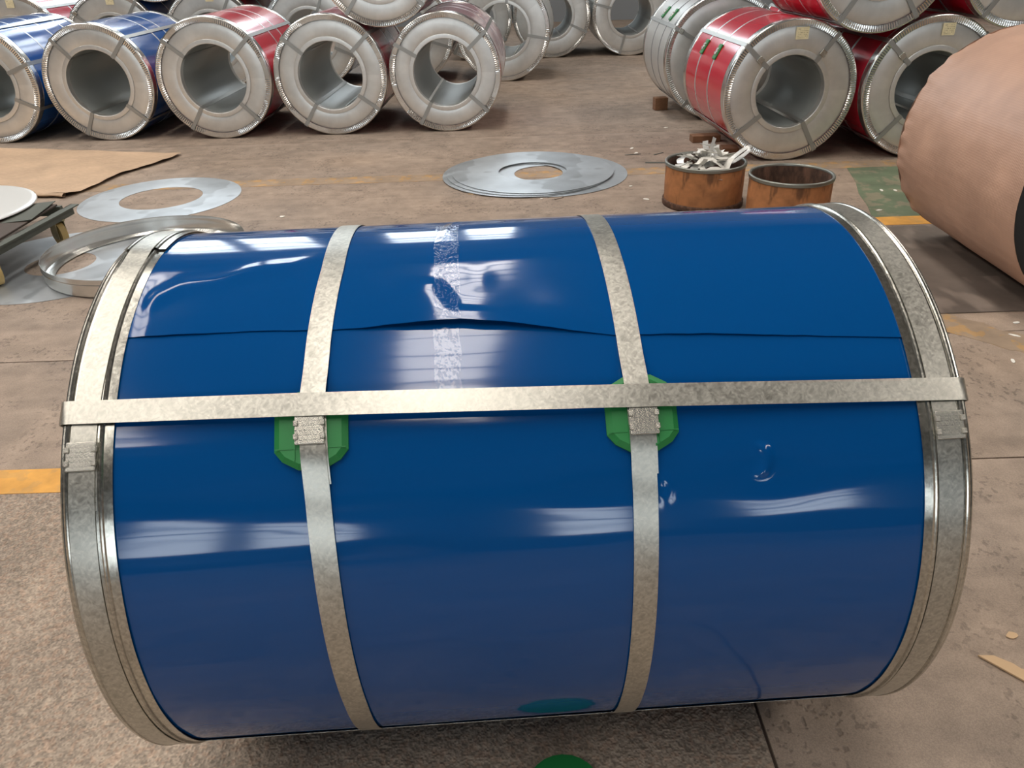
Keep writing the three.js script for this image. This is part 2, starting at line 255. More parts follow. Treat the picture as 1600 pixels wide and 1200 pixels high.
let coilNo = 0;
function coil(o) {
  const { X, Z, y = 0, r, L, yaw = 0, body, rb = 0.265 * r / 0.47, label, group, straps = [-0.42, -0.62], angles = [45, 135, 225, 315], strapW = 0.03, tag, seals, bandMat = M.bandPale, roll = 0, cat = 'steel coil' } = o;
  const k = ++coilNo * 1.37, g = thing('steel_coil', label, cat, V(X, y, Z), -yaw, group), up = q => q.translate(0, r, 0), turn = q => q.rotateZ(roll * D2R);
  part('painted_wrap', up(bodyShell(r - 0.006, L, k, o.wave ?? 0.0015)), body, g);
  for (const [front, z] of [[true, 0], [false, -L]]) {
    const at = q => up(front ? turn(q) : flip(q, L));
    part('edge_protector', at(pleatedRim(r - 0.002, 0.07, 0.036, k, front ? 175 : 40)), M.rim, g);
    part('end_plate', at(facePlate(rb + 0.012, r - 0.042, 0.009)), M.plate, g);
    part('bore_ring', at(boreRing(rb, 0.034)), M.plate, g);
  }
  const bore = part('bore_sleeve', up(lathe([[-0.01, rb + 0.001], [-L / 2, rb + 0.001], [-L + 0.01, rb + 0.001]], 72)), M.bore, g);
  part('sleeve_seam', up(box(0.02, 0.004, L - 0.04, 0, -rb + 0.004, -L / 2).rotateZ((o.seam ?? 25) * D2R)), M.rim, bore);
  for (const a of angles) part('radial_strap', up(radialStrap((a + roll) * D2R, rb, r - 0.002, L, strapW)), M.strapGrey, g);
  for (const z of straps) part('hoop_strap', up(hoop(z * L, r - 0.006, 0.022)), bandMat, g);
  if (tag) { const a = tag[0] * D2R, q = (rb + r) / 2 + 0.02; part('paper_tag', up(box(0.085, 0.075, 0.0012, q * Math.cos(a), q * Math.sin(a), 0.003).rotateZ(0)), M.tag, g, 'cream paper tag'); }
  for (const [a, q] of seals || []) { const s = part('strap_seal', sealGeo(0.04, 0.04, 0.006), M.seal, g); const t = a * D2R, rad = lerp(rb, r, q); s.position.set(rad * Math.cos(t), r + rad * Math.sin(t), 0.008); s.rotation.z = t - Math.PI / 2; }
  for (const [a, z] of o.bodyPads || []) { // green corner pad with strap seal on the wrap
    const t = a * D2R, q = part('corner_pad', new RoundedBoxGeometry(0.05, 0.016, 0.03, 2, 0.006), M.padGreen, g, 'small green pad under strap'); q.geometry = new RoundedBoxGeometry(0.06, 0.11, 0.014, 2, 0.006);
    q.position.set((r - 0.001) * Math.cos(t), r + (r - 0.001) * Math.sin(t), z * L); q.rotation.order = 'YXZ';
    q.lookAt(q.position.clone().add(new THREE.Vector3(Math.cos(t), Math.sin(t), 0)).applyMatrix4(new THREE.Matrix4())); q.quaternion.copy(padTurn(t));
    const s = part('strap_seal', sealGeo(0.036, 0.05, 0.006), M.seal, q); s.position.set(0, 0, 0.009);
  }
  return g;
}
function padTurn(t) { const n = new THREE.Vector3(Math.cos(t), Math.sin(t), 0), tg = new THREE.Vector3(-Math.sin(t), Math.cos(t), 0), ax = new THREE.Vector3().crossVectors(tg, n); return new THREE.Quaternion().setFromRotationMatrix(new THREE.Matrix4().makeBasis(ax, tg, n)); }

// ---------------------------------------------------------------- the blue coil in front (axis along local x; t = angle from the side facing the camera, upwards)
{
  const R = 0.4655, L = 1.25, g = thing('blue_steel_coil', 'large blue painted steel coil strapped with galvanised bands and two green pads', 'steel coil', V(-0.0022, 0.057, 1.2554), 2.518 * D2R);
  const cyl = (t, s, r) => [s, R + r * Math.sin(t), r * Math.cos(t)];
  const R0 = 0.4612, R1 = 0.4626;
  const seam = [[-0.56, 61.8], [-0.37, 61.8], [-0.26, 61.2], [-0.08, 61.3], [0, 60.1], [0.14, 57.1], [0.27, 56.4], [0.36, 55.5], [0.55, 53.7]];
  const sag = (t, s) => 0.0011 * noise.noise(s * 2.1, t * 3.4, 4.2) + 0.0005 * noise.noise(s * 4.5, t * 9, 8.1) + 0.00012 * noise.noise(s * 3, t * 40, 2.2);
  const inner = grid(400, 400, (u, v) => {
    const t = lerp(-110, 72, u) * D2R, s = lerp(-0.6, 0.6, v), td = t / D2R;
    let r = R0 + sag(t, s);
    // a short crease with a shallow dent below it, and a small knock beside the strap
    const cs = 0.33 + 0.006 * Math.sin((td - 31) * 0.7); r += 0.0034 * gauss(s - cs, 0.0085) * sm(29.5, 31, td) * (1 - sm(35, 36.5, td)); r -= 0.0016 * gauss(s - 0.345, 0.07) * gauss(td - 29.5, 4);
    const ds = Math.hypot((s - 0.19) / 0.010, (td - 29.2) / 2.2); r += 0.0012 * gauss(ds - 0.8, 0.6); r -= 0.0011 * gauss(s - 0.09, 0.09) * gauss(td - 29.6, 2.6);
    r += 0.0009 * gauss(s + 0.2, 0.08) * gauss(td - 24, 2.4);
    return cyl(t, s, r);
  }, (u, v) => [lerp(-0.9, 0.6, u), v * 1.2]);
  const body = part('coil_wrap', inner, M.blue, g, 'blue painted inner turn');
  const lift = s => 0.011 * sm(-0.262, -0.1, s) * (1 - sm(-0.06, 0.144, s)) + 0.0016 * sm(0.145, 0.25, s) * (1 - sm(0.3, 0.5, s)) + 0.0012 * (1 - sm(-0.47, -0.42, s));
  const outerR = (t, s) => {
    const td = t / D2R, te = curve(seam, s), under = 1 - sm(0.53, 0.552, Math.abs(s)); let r = sag(t + 0.5, s) * sm(52, 66, td) * 0.8;
    r += lift(s) * Math.pow(1 - sm(te, te + lerp(20, 8.5, sm(-0.125, -0.075, s)), td), 2);
    r += 0.0012 * gauss(s + 0.05, 0.02) * gauss(td - 72, 3) - 0.0016 * gauss(s - 0.02, 0.05) * gauss(td - 66, 4) + 0.002 * gauss(s + 0.135, 0.025) * gauss(td - 70, 2.5);
    r += 0.0035 * gauss(td - curve([[-0.6, 67], [-0.5, 73.5], [-0.36, 79], [-0.2, 84]], s) - 0.5 * Math.sin(s * 60), 2.6) * (1 - sm(-0.36, -0.27, s)) * sm(-0.6, -0.5, s);
    return R1 + r * under;
  };
  const T = 0.0007, out = (inside) => grid(520, 320, (u, v) => { const s = lerp(-0.6, 0.6, v), te = curve(seam, s) + 0.12 * noise.noise(s * 30, 3, 7), t = lerp(te, 323.2, u) * D2R; return cyl(t, s, outerR(t, s) + (inside ? 0 : T)); }, (u, v) => [u * 2.1, v * 1.2]);
  const lip = grid(1, 320, (u, v) => { const s = lerp(-0.6, 0.6, v), t = (curve(seam, s) + 0.12 * noise.noise(s * 30, 3, 7)) * D2R; return cyl(t, s, outerR(t, s) + (u ? T : 0)); });
  part('outer_turn', mergeGeometries([out(false), out(true), lip]), M.blue, g, 'loose outer turn of blue sheet with lifted edge');
  part('sheet_edge', grid(80, 3, (u, v) => { const s = lerp(-0.553, 0.553, u), c = [[0, 0], [0.0016, 0], [0.0016, 0.0016], [0, 0.0016]][Math.round(v * 3)], t = -36.4 * D2R; return cyl(t + c[0] / R, s, R1 + 0.0004 + c[1]); }), M.seal, g, 'bare cut edge of the outer turn');
  // clear adhesive tape, puckered, over the lap and on the turn below it
  const tapeAt = (a, b, s0, s1, rf, n, amp, sparkle, bare) => part('clear_tape', grid(n, 44, (u, v) => { const t = lerp(a, b, u) * D2R, s = lerp(s0, s1, v), q = noise.noise(s * 150, t * 60, 3) , w = noise.noise(s * 420, t * 120 + s * 90, 9), e = amp * (Math.max(0, q) ** 2 * 0.0036 + Math.max(0, w - bare) * sparkle); return cyl(t, s + 0.003 * noise.noise(t * 14, v * 2, 1), rf(t, s) + 0.0009 + e * sm(0, 0.12, Math.min(v, 1 - v) + 0.03)); }), M.tape, g, 'puckered strip of clear tape');
  tapeAt(61.6, 98, -0.118, -0.079, (t, s) => outerR(t, s) + T, 330, 1.4, 0.0045, 0.22);
  tapeAt(47, 60.6, -0.119, -0.081, (t, s) => R0 + sag(t, s), 130, 0.3, 0.02, 0.4);
  part('tape_tail', band([0, 1, 2, 3, 4, 5].map(i => new THREE.Vector3(...cyl((86 + i * 3.4) * D2R, lerp(-0.112, -0.082, i / 5), outerR((86 + i * 3.4) * D2R, -0.1) + 0.004 + 0.005 * Math.sin(i * 0.8)))), [0, 1, 2, 3, 4, 5].map(i => new THREE.Vector3(1, 0.35, 0.3)), 0.014, 0.0006), M.tape, g, 'loose curled tail of tape');
  // end faces, bore
  const rb = 0.252, toX = (q, right) => (right ? q.rotateY(Math.PI / 2).translate(L / 2, R, 0) : q.rotateY(-Math.PI / 2).translate(-L / 2, R, 0));
  for (const right of [false, true]) {
    part('end_plate', toX(facePlate(rb + 0.02, R - 0.03, 0.006), right), M.plate, g);
    part('bore_ring', toX(boreRing(rb, 0.026), right), M.rim, g);
  }
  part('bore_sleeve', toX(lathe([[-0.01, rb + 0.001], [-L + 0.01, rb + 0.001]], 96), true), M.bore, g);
  // edge protectors: flange, bead, recess for the strap, bead, rounded corner, crimped face flange; the near end overlaps itself at a joint
  for (const right of [false, true]) {
    const prof = [[-0.0705, 0.4632], [-0.0705, 0.4642], [-0.0585, 0.4645], [-0.057, 0.4668], [-0.055, 0.4678], [-0.053, 0.4668], [-0.0515, 0.4647], [-0.0135, 0.4647], [-0.012, 0.4668], [-0.0103, 0.4676], [-0.0085, 0.4668], [-0.006, 0.4652], [-0.004, 0.465], [-0.0015, 0.4635], [0, 0.4595], [0, 0.425]];
    const n0 = right ? 0 : 90, ring = sweep(prof.map(([z, q]) => [z + 0.0002, q]), 0, 2 * Math.PI, 256, a => 0.0006 * noise.noise(Math.cos(a) * 4, Math.sin(a) * 4, right ? 3 : 5), a => 0.0004 * noise.noise(Math.cos(a) * 6, Math.sin(a) * 6, right ? 1 : 2));
    const p = part('edge_protector', toX(ring, right), M.zincBright, g, 'galvanised edge protector ring with two beads');
    if (!right) { // lapped end of the ring lying over its start
      const a0 = Math.PI - 91 * D2R, a1 = Math.PI - 121 * D2R; // after toX the angle runs from the far side
      part('lapped_end', toX(sweep(prof.slice(0, 14).map(([z, q]) => [z - 0.0008, q + 0.0028]), Math.PI / 2 - 1.5 * D2R, Math.PI / 2 + 28 * D2R, 40), false).clone(), M.zincBright, p);
    }
  }
  // straps
  const strapShell = (s, w, dr, dz = () => 0, t0 = -180, t1 = 180) => { const gs = [], prof = [[-w / 2, 0], [-w / 2, 0.0011], [w / 2, 0.0011], [w / 2, 0], [-w / 2, 0]]; for (let k = 0; k < 4; k++) gs.push(grid(260, 1, (u, v) => { const td = lerp(t0, t1, u), c = prof[k + v]; return cyl(td * D2R, s + dz(td) + c[0], dr(td) + c[1]); }, (u, v) => [lerp(t0, t1, u) * D2R * 0.465, v * w])); return mergeGeometries(gs); };
  const overPad = (td, a, b) => 0.0105 * sm(a - 6, a + 3, td) * (1 - sm(b - 3, b + 6, td));
  const straps = [
    { s: -0.28, dz: td => curve([[-15, 0.01], [20, 0.001], [45, -0.007], [60, -0.002], [77, 0.006], [120, 0.008]], td), pad: [36.2, 48.7], seal: [42.2, -0.289], sw: 0.037 },
    { s: 0.161, dz: td => curve([[-20, -0.004], [30, 0.002], [45, 0], [77, -0.003]], td), pad: [36, 48.5], seal: [40.8, 0.1655], sw: 0.037 },
    { s: -0.594, dz: td => curve([[20, -0.002], [45, 0], [58, 0.003], [72, 0.004], [95, 0.003]], td), seal: [40, -0.5955], sw: 0.037, end: 1 },
    { s: 0.5915, dz: () => 0, seal: [37.2, 0.5955], sw: 0.037, end: 1 },
  ];
  for (const q of straps) {
    const base = q.end ? td => 0.4653 + (q.s < 0 ? 0.0034 * sm(83, 88.5, td) * (1 - sm(117, 122, td)) : 0) : td => 0.4642 + (q.pad ? overPad(td, ...q.pad) : 0);
    const p = part('hoop_strap', strapShell(q.s, 0.0345, base, q.dz, -180, 180), M.zinc, g, 'galvanised strap round the coil');
    const [sa, ss] = q.seal, t = sa * D2R, sg = part('strap_seal', sealGeo(q.sw + 0.003, 0.040, 0.004), M.seal, p, 'crimped steel seal');
    const rad = base(sa) + 0.0025; sg.position.set(ss, R + rad * Math.sin(t), rad * Math.cos(t)); sg.rotation.x = -t;
    // overlapping end of the strap, a little out of line
    part('strap_tail', strapShell(q.s + (q.s > 0.5 ? -0.004 : 0.003), 0.0335, td => base(td) - 0.0016, q.dz, sa - 9, sa + 3), M.zinc, p);
  }
  { // long strap along the coil and through the bore
    const P = [], W = [], rad = [[-0.632, 0.4706], [-0.285, 0.4822], [0.165, 0.4822], [0.632, 0.4706]], th = s => lerp(47.45, 43.25, (s + 0.625) / 1.25) * D2R, e = 0.6275;
    const add = (s, r) => { const t = th(s); P.push(new THREE.Vector3(...cyl(t, s, r))); W.push(new THREE.Vector3(0, Math.cos(t), -Math.sin(t))); };
    for (let i = 0; i <= 40; i++) { const s = lerp(-0.614, 0.614, i / 40); add(s, curve(rad, s)); }
    add(0.622, 0.470); add(e, 0.466); add(e + 0.001, 0.45); add(e + 0.001, rb + 0.004); add(e - 0.004, rb - 0.003);
    for (let i = 1; i < 12; i++) add(lerp(0.61, -0.61, i / 12), rb - 0.003);
    add(-e + 0.004, rb - 0.003); add(-e - 0.001, rb + 0.004); add(-e - 0.001, 0.45); add(-e, 0.466); add(-0.622, 0.470); add(-0.614, curve(rad, -0.614));
    part('axial_strap', band(P, W, 0.0325, 0.0011), M.zinc, g, 'galvanised strap lying along the coil');
  }
  for (const [s, t] of [[-0.289, 42.4], [0.165, 42.2]]) { // green pads under the straps
    const sh = new THREE.Shape([[-0.042, -0.026], [-0.034, -0.036], [-0.016, -0.046], [0.016, -0.046], [0.034, -0.036], [0.042, -0.026], [0.042, 0.026], [0.034, 0.036], [0.016, 0.046], [-0.016, 0.046], [-0.034, 0.036], [-0.042, 0.026]].map(q => new THREE.Vector2(...q)));
    const ge = new THREE.ExtrudeGeometry(sh, { depth: 0.004, bevelEnabled: true, bevelThickness: 0.006, bevelSize: 0.008, bevelSegments: 1 });
    const p = part('green_pad', ge, M.padGreen, g, 'green plastic pad under strap seal'), a = t * D2R; p.position.set(s, R + 0.4608 * Math.sin(a), 0.4608 * Math.cos(a)); p.rotation.x = -a;
    for (const x of [-1, 1]) part('pad_rib', box(0.0012, 0.084, 0.002, x * 0.021, 0, 0.0105), M.padGreen, p);
    for (const y of [-1, 1]) part('pad_rib', box(0.096, 0.0012, 0.0015, 0, y * 0.026, 0.0102), M.padGreen, p);
  }
}
// what it rests on
for (const [x, w, m, lab, nm] of [[-0.2, 0.3, M.steelwork, 'grey steel chock under the blue coil beside the timber', 'steel_chock'], [0.3, 0.26, M.wood, 'timber block under the blue coil beside the steel chock', 'timber_block']])
  for (const [k, zz] of [[0, 1.14], [1, 1.37]]) single(nm, new RoundedBoxGeometry(w, 0.058, 0.1, 2, 0.006), m, k ? lab.replace('under', 'behind its twin under') : lab, 'block', V(x, 0.029, zz), 'blocks under the blue coil');
single('rubber_pad', new THREE.CylinderGeometry(0.07, 0.08, 0.02, 24), M.padGreen, 'dark green rubber pad lying on the floor under the blue coil', 'pad', V(0.075, 0.0105, 0.9));

// ---------------------------------------------------------------- stacked coils
const rowG = 'front row of coils beyond the open floor', Lf = 1.22;
coil({ X: -4.34, Z: 6.96, r: 0.47, L: Lf, yaw: 0.037, body: M.bodyBlue, straps: [-0.3, -0.55, -0.78], angles: [20, 65, 150, 245, 335], label: 'blue coil with white reflections at the outer end of the front row', group: rowG, roll: 0 });
coil({ X: -3.364, Z: 6.937, r: 0.464, L: Lf, yaw: 0.037, body: M.bodyBlue, label: 'blue coil standing next to the red coil in the front row', group: rowG, seam: 40, angles: [48, 131, 243, 318] });
coil({ X: -2.38, Z: 6.872, r: 0.478, L: Lf, yaw: 0.037, body: M.bodyRed, label: 'red coil between the blue coil and the coils carrying an upper coil', group: rowG, seam: 42, angles: [42, 140, 236, 314] });
coil({ X: -1.42, Z: 6.882, r: 0.473, L: Lf, yaw: 0.037, body: M.bodyRed, label: 'coil with open bore under the upper coil, beside the clear red one', group: rowG, seam: 20, angles: [42, 140, 236, 324] });
coil({ X: -0.471, Z: 6.875, r: 0.468, L: Lf, yaw: 0.037, body: M.bodyFilm, wave: 0.006, label: 'end coil of the front row in creased pinkish red film', group: rowG, seam: -35, angles: [42, 150, 240, 318] });
coil({ X: -0.95, Z: 6.9, y: 0.822, r: 0.466, L: Lf, yaw: 0.037, body: M.bodyWhite, label: 'upper coil lying across two coils of the front row', angles: [60, 145, 232, 318] });
const row2 = 'second row of larger coils behind the front row';
[[-5.36, 'grey ended coil without visible tag behind the outermost blue coil'], [-4.28, 'grey ended coil with cream tag directly behind the two blue coils'], [-3.2, 'grey ended coil with yellowed tag behind the red coil'], [-2.12, 'grey ended coil with cream tag between the red coil and the upper coil'], [-1.06, 'grey ended coil hidden behind the row and seen through a bore'], [0.02, 'coil in crinkled film behind the pinkish end coil']].forEach(([X, label], i) =>
  coil({ X, Z: 9.49, r: 0.53, L: 1.1, yaw: i === 5 ? 0.1 : 0.03, rb: 0.28, body: i === 5 ? M.bodyWhite : i % 2 ? M.bodyBlue : M.bodyRed, label, group: row2, tag: i < 5 ? [84] : null, seals: i === 1 ? [[140, 0.8]] : null, roll: i * 7, straps: [-0.5] }));
[[-3.74, 'upper coil resting on the second row above the blue coils'], [-2.66, 'upper coil resting on the second row above the red coil']].forEach(([X, label]) => coil({ X, Z: 9.5, y: 0.922, yaw: 0.03, r: 0.53, L: 1.1, rb: 0.28, body: M.bodyWhite, label, group: 'upper coils of the second row', straps: [-0.5] }));
const row3 = 'far row of grey coils at the end of the aisle';
[[-0.36, 'far grey coil mostly hidden behind the film wrapped coil'], [0.68, 'far grey coil with a crumpled sleeve in its bore'], [1.73, 'far grey coil beside the white coil with a bright dented rim'], [2.8, 'far grey coil hidden behind the white coil']].forEach(([X, label], i) => coil({ X, Z: 11.38, r: 0.518, L: 1.1, rb: 0.27, body: M.bodyWhite, label, group: row3, roll: 12 + i * 9, straps: [-0.5] }));

const stackG = 'stack of red coils beside the drums';
coil({ X: 1.949, Z: 5.552, r: 0.46, L: 1.06, yaw: -0.054, rb: 0.235, body: M.bodyRed, label: 'red coil with green strap pads and cream tag beside the drums', group: stackG, tag: [86], seals: [[138, 0.35], [52, 0.3]], angles: [52, 138, 300, 218], straps: [-0.38, -0.68], bodyPads: [[151, -0.38], [151, -0.68]], seam: 25 });
coil({ X: 2.885, Z: 5.53, r: 0.46, L: 1.06, yaw: -0.03, rb: 0.235, body: M.bodyRed, label: 'red coil with cream tag half hidden by the brown wrapped coil', group: stackG, tag: [84], seals: [[138, 0.35]], angles: [46, 138, 228, 318], straps: [-0.38, -0.68] });
coil({ X: 2.42, Z: 5.50, y: 0.812, r: 0.46, L: 1.06, yaw: -0.04, rb: 0.235, body: M.bodyRed, label: 'upper red coil lying on the two tagged red coils', group: 'upper coils of the red stack', angles: [60, 120, 238, 306], straps: [-0.38, -0.68] });
coil({ X: 3.36, Z: 5.50, y: 0.812, r: 0.46, L: 1.06, yaw: -0.04, rb: 0.235, body: M.bodyRed, label: 'upper coil behind the top of the brown wrapped coil', group: 'upper coils of the red stack', angles: [60, 120, 236, 306], straps: [-0.38, -0.68] });
coil({ X: 1.86, Z: 7.0, r: 0.5, L: 0.98, yaw: -0.03, rb: 0.25, body: M.bodyWhite, label: 'white painted coil with grey bands standing behind the red coil', angles: [52, 150, 230, 318], straps: [-0.3, -0.6], bodyPads: [[140, -0.3], [140, -0.6]], seals: [[150, 0.75]], bandMat: M.steelwork });
coil({ X: 2.86, Z: 7.0, r: 0.48, L: 1.06, body: M.bodyRed, label: 'red coil in the dark behind the tagged red coils', straps: [-0.38, -0.68] });
// timber chocks
for (const [X, Z, w, h, d, turn, label] of [[1.565, 6.22, 0.22, 0.052, 0.10, 0.05, 'brown timber chock lying flat beside the red coil'], [1.655, 5.83, 0.12, 0.045, 0.12, -0.1, 'dark timber chock tucked under the red coil behind the scrap drum'], [1.455, 7.55, 0.12, 0.11, 0.09, 0.1, 'upright timber chock against the white coil']]) {
  const b = single('timber_chock', new RoundedBoxGeometry(w, h, d, 1, 0.005), M.wood, label, 'chock', V(X, h / 2, Z), 'timber chocks at the red stack'); b.rotation.y = turn;
}

// ---------------------------------------------------------------- brown wrapped coil on its dirty sheet
{
  const sh = new THREE.Shape([[1.80, 2.955], [3.4, 2.965], [3.4, 4.09], [2.0, 4.06], [1.9, 3.6]].map(q => new THREE.Vector2(...q)));
  const ge = new THREE.ExtrudeGeometry(sh, { depth: 0.004, bevelEnabled: false }).rotateX(-Math.PI / 2);
  single('steel_sheet', ge, M.dirty, 'dirty flat steel sheet on the floor under the brown wrapped coil', 'sheet', new THREE.Vector3(0, 0.0016, 0));
  const r = 0.504, L = 1.03, g = thing('wrapped_coil', 'large coil wrapped in brown woven paper with a black end', 'wrapped coil', V(2.422 + 0.011, 0.006, 3.895 - L), -0.011);
  const skin = grid(220, 60, (u, v) => { // z = 0 near end, -L far end; gathered, wavy far edge
    const a = u * 2 * Math.PI, e = sm(0.9, 1, v), rad = r - 0.001 + 0.004 * noise.noise(Math.cos(a) * 2.5, Math.sin(a) * 2.5, v * 2) * sm(0, 0.1, v) + 0.0015 * noise.noise(Math.cos(a) * 14, Math.sin(a) * 14, v * 7) + e * (0.016 * noise.noise(Math.cos(a) * 9, Math.sin(a) * 9, 4)) - 0.002;
    return [rad * Math.cos(a), r + rad * Math.sin(a), -v * L + 0.022 * e * noise.noise(Math.cos(a) * 10, Math.sin(a) * 6, 11)];
  }, (u, v) => [u * 3.16, v * L], true);
  part('paper_wrap', skin, M.wrap, g);
  part('black_end_face', lathe([[-0.004, r - 0.003], [0.004, r - 0.012], [0.006, r - 0.05], [0.006, 0.26], [-0.02, 0.25], [-0.4, 0.25]], 96).translate(0, r, 0), M.black, g, 'black end face');  // near end face and start of its hole, in plain black
  part('folded_paper_end', lathe([[-L, r - 0.002], [-L - 0.012, r - 0.03], [-L - 0.008, 0.27], [-L + 0.3, 0.25]], 96).translate(0, r, 0), M.wrap, g);
}

// ---------------------------------------------------------------- drums with scrap
function drum(X, Z, r, h, label) {
  const g = thing('fibre_drum', label, 'drum', V(X, 0.001, Z)), prof = (p) => { const q = lathe(p.map(([y, a]) => [y, a]), 72).rotateX(-Math.PI / 2); return q; };
  part('drum_wall', prof([[0.004, r - 0.006], [0.03, r - 0.005], [h * 0.5, r - 0.004], [h - 0.012, r - 0.004]]), M.board, g);
  part('drum_lining', prof([[h - 0.004, r - 0.013], [h * 0.5, r - 0.014], [0.012, r - 0.014], [0.012, 0.001]]), M.boardIn, g);
  const rim = part('metal_rim', prof([[h - 0.022, r - 0.004], [h - 0.02, r + 0.001], [h - 0.013, r + 0.0025], [h - 0.011, r], [h - 0.006, r + 0.003], [h, r + 0.001], [h + 0.002, r - 0.006], [h - 0.002, r - 0.013], [h - 0.012, r - 0.0135]]), M.hoop, g, 'bare metal top rim');
  part('bottom_hoop', prof([[0, r - 0.01], [0, r + 0.003], [0.014, r + 0.005], [0.022, r + 0.001], [0.03, r + 0.004], [0.036, r - 0.003]]), M.rust, g, 'rusty bottom hoop');
  return g;
}
drum(1.18, 4.62, 0.234, 0.252, 'brown fibre drum filled with metal strapping scraps');
drum(1.572, 4.275, 0.226, 0.252, 'empty brown fibre drum with open top');
{ // scrap: bent pieces of strap heaped in the drum
  const piece = (w, len, bend, t = 0.001) => { const P = [], W = []; for (let i = 0; i <= 8; i++) { const u = i / 8 - 0.5; P.push(new THREE.Vector3(u * len, bend * Math.cos(u * 3.1) - bend * 0.5, bend * 0.5 * Math.sin(u * 7))); W.push(new THREE.Vector3(0, 0.15 * Math.sin(u * 5), 1)); } return band(P, W, w, t); };
  for (let i = 0; i < 36; i++) { let pale;
    const a = rnd() * 6.283, q = Math.sqrt(rnd()) * 0.15, h = 0.19 + 0.085 * (1 - q / 0.16) + rr(0, 0.06) + (i > 30 ? 0.02 : 0);
    const m = single('scrap_strip', piece(rr(0.03, 0.045), rr(0.09, 0.19), rr(-0.02, 0.03)), (pale = rnd() < 0.72) ? M.scrapPale : M.scrap, pale ? 'pale painted offcut of strap heaped in the scrap drum' : 'bare grey steel offcut heaped in the scrap drum', 'scrap', V(1.175 + q * Math.cos(a), h, 4.62 + q * Math.sin(a)), pale ? 'pale offcuts in the drum' : 'grey offcuts in the drum');
    m.rotation.set(rr(-0.7, 0.7), rnd() * 6.28, rr(-0.6, 0.6));
  }
  const m = single('scrap_strip', piece(0.03, 0.2, 0.01), M.scrap, 'dark strap offcut standing upright in the scrap drum', 'scrap', V(1.19, 0.29, 4.6)); m.rotation.set(0.2, 0.5, 1.35);
  const loop = single('scrap_loop', band(Array.from({ length: 25 }, (_, i) => { const a = i / 24 * 6.283; return new THREE.Vector3(0.075 * Math.cos(a), 0.018 * Math.sin(a), 0); }), Array.from({ length: 25 }, () => new THREE.Vector3(0, 0, 1)), 0.03, 0.001), M.scrap, 'folded loop of strap sticking out over the rim of the scrap drum', 'scrap', V(1.375, 0.285, 4.6)); loop.rotation.set(0.3, 0.2, 0.62);
}

// ---------------------------------------------------------------- rings and discs on the floor
const disc = (ri, ro, t) => { const s = new THREE.Shape(); s.absarc(0, 0, ro, 0, 2 * Math.PI); if (ri) { const h = new THREE.Path(); h.absarc(0, 0, ri, 0, 2 * Math.PI, true); s.holes.push(h); } return new THREE.ExtrudeGeometry(s, { depth: t, bevelEnabled: false, curveSegments: 64 }).rotateX(-Math.PI / 2); };
const bend = (g, a, ph) => { const p = g.attributes.position; for (let i = 0; i < p.count; i++) p.setY(i, p.getY(i) + a * (0.5 + 0.5 * Math.sin(2 * Math.atan2(p.getZ(i), p.getX(i)) + ph)) * Math.hypot(p.getX(i), p.getZ(i))); g.computeVertexNormals(); return g; };
single('flat_ring', disc(0.258, 0.504, 0.0015), M.disc, 'flat galvanised ring lying alone beside the brown paper', 'ring', V(-2.258, 0.0012, 5.088));
[[0.262, 5.40, 0.575, 0.225, 'bottom ring, offset, of the pile of flat rings on the aisle floor'], [0.14, 5.395, 0.572, 0.255, 'second ring from below in the pile of flat rings'], [0.165, 5.41, 0.566, 0.26, 'third ring in the pile of flat rings, just under the top'], [0.19, 5.425, 0.555, 0.235, 'top ring of the pile of flat rings on the aisle floor']].forEach(([X, Z, ro, ri, label], i) =>
  single('flat_ring', disc(i === 0 ? 0.2 : ri, ro, 0.0015), M.disc, label, 'ring', V(X, 0.003 + i * 0.0045, Z), 'pile of flat rings'));
single('flat_ring', disc(0.17, 0.53, 0.0015), M.disc, 'flat disc with a hole lying half under the channel ring and trolley', 'ring', V(-2.34, 0.001, 3.9));
{
  const r = 0.4915, h = 0.09, g = thing('channel_ring', 'galvanised edge protector ring lying open side up behind the blue coil', 'ring', V(-1.869, 0.0035, 3.892));
  const y = q => q.rotateX(-Math.PI / 2);
  part('ring_wall', y(lathe([[0.004, r - 0.004], [0.014, r], [h * 0.62, r], [h * 0.66, r + 0.003], [h * 0.72, r + 0.003], [h * 0.76, r], [h, r + 0.001], [h + 0.001, r - 0.001], [h * 0.76, r - 0.0015], [h * 0.7, r + 0.0015], [h * 0.62, r - 0.0015], [0.014, r - 0.0015]], 144)), M.rim, g);
  const n = 220; part('crimped_flange', y(toIndexed(toCreasedNormals(grid(n * 4, 2, (u, v) => { const a = u * 2 * Math.PI, k = (u * n) % 1, t = 1 - Math.abs(2 * k - 1), q = noise.noise(Math.cos(a) * 1.3, Math.sin(a) * 1.3, 6), rad = r - 0.002 - v * 0.045; return [rad * Math.cos(a), rad * Math.sin(a), 0.003 + 0.01 * (1 - v) ** 3 + 0.003 * t * sm(-0.1, 0.1, q)]; }, null, true), 0.25))), M.rim, g);
}
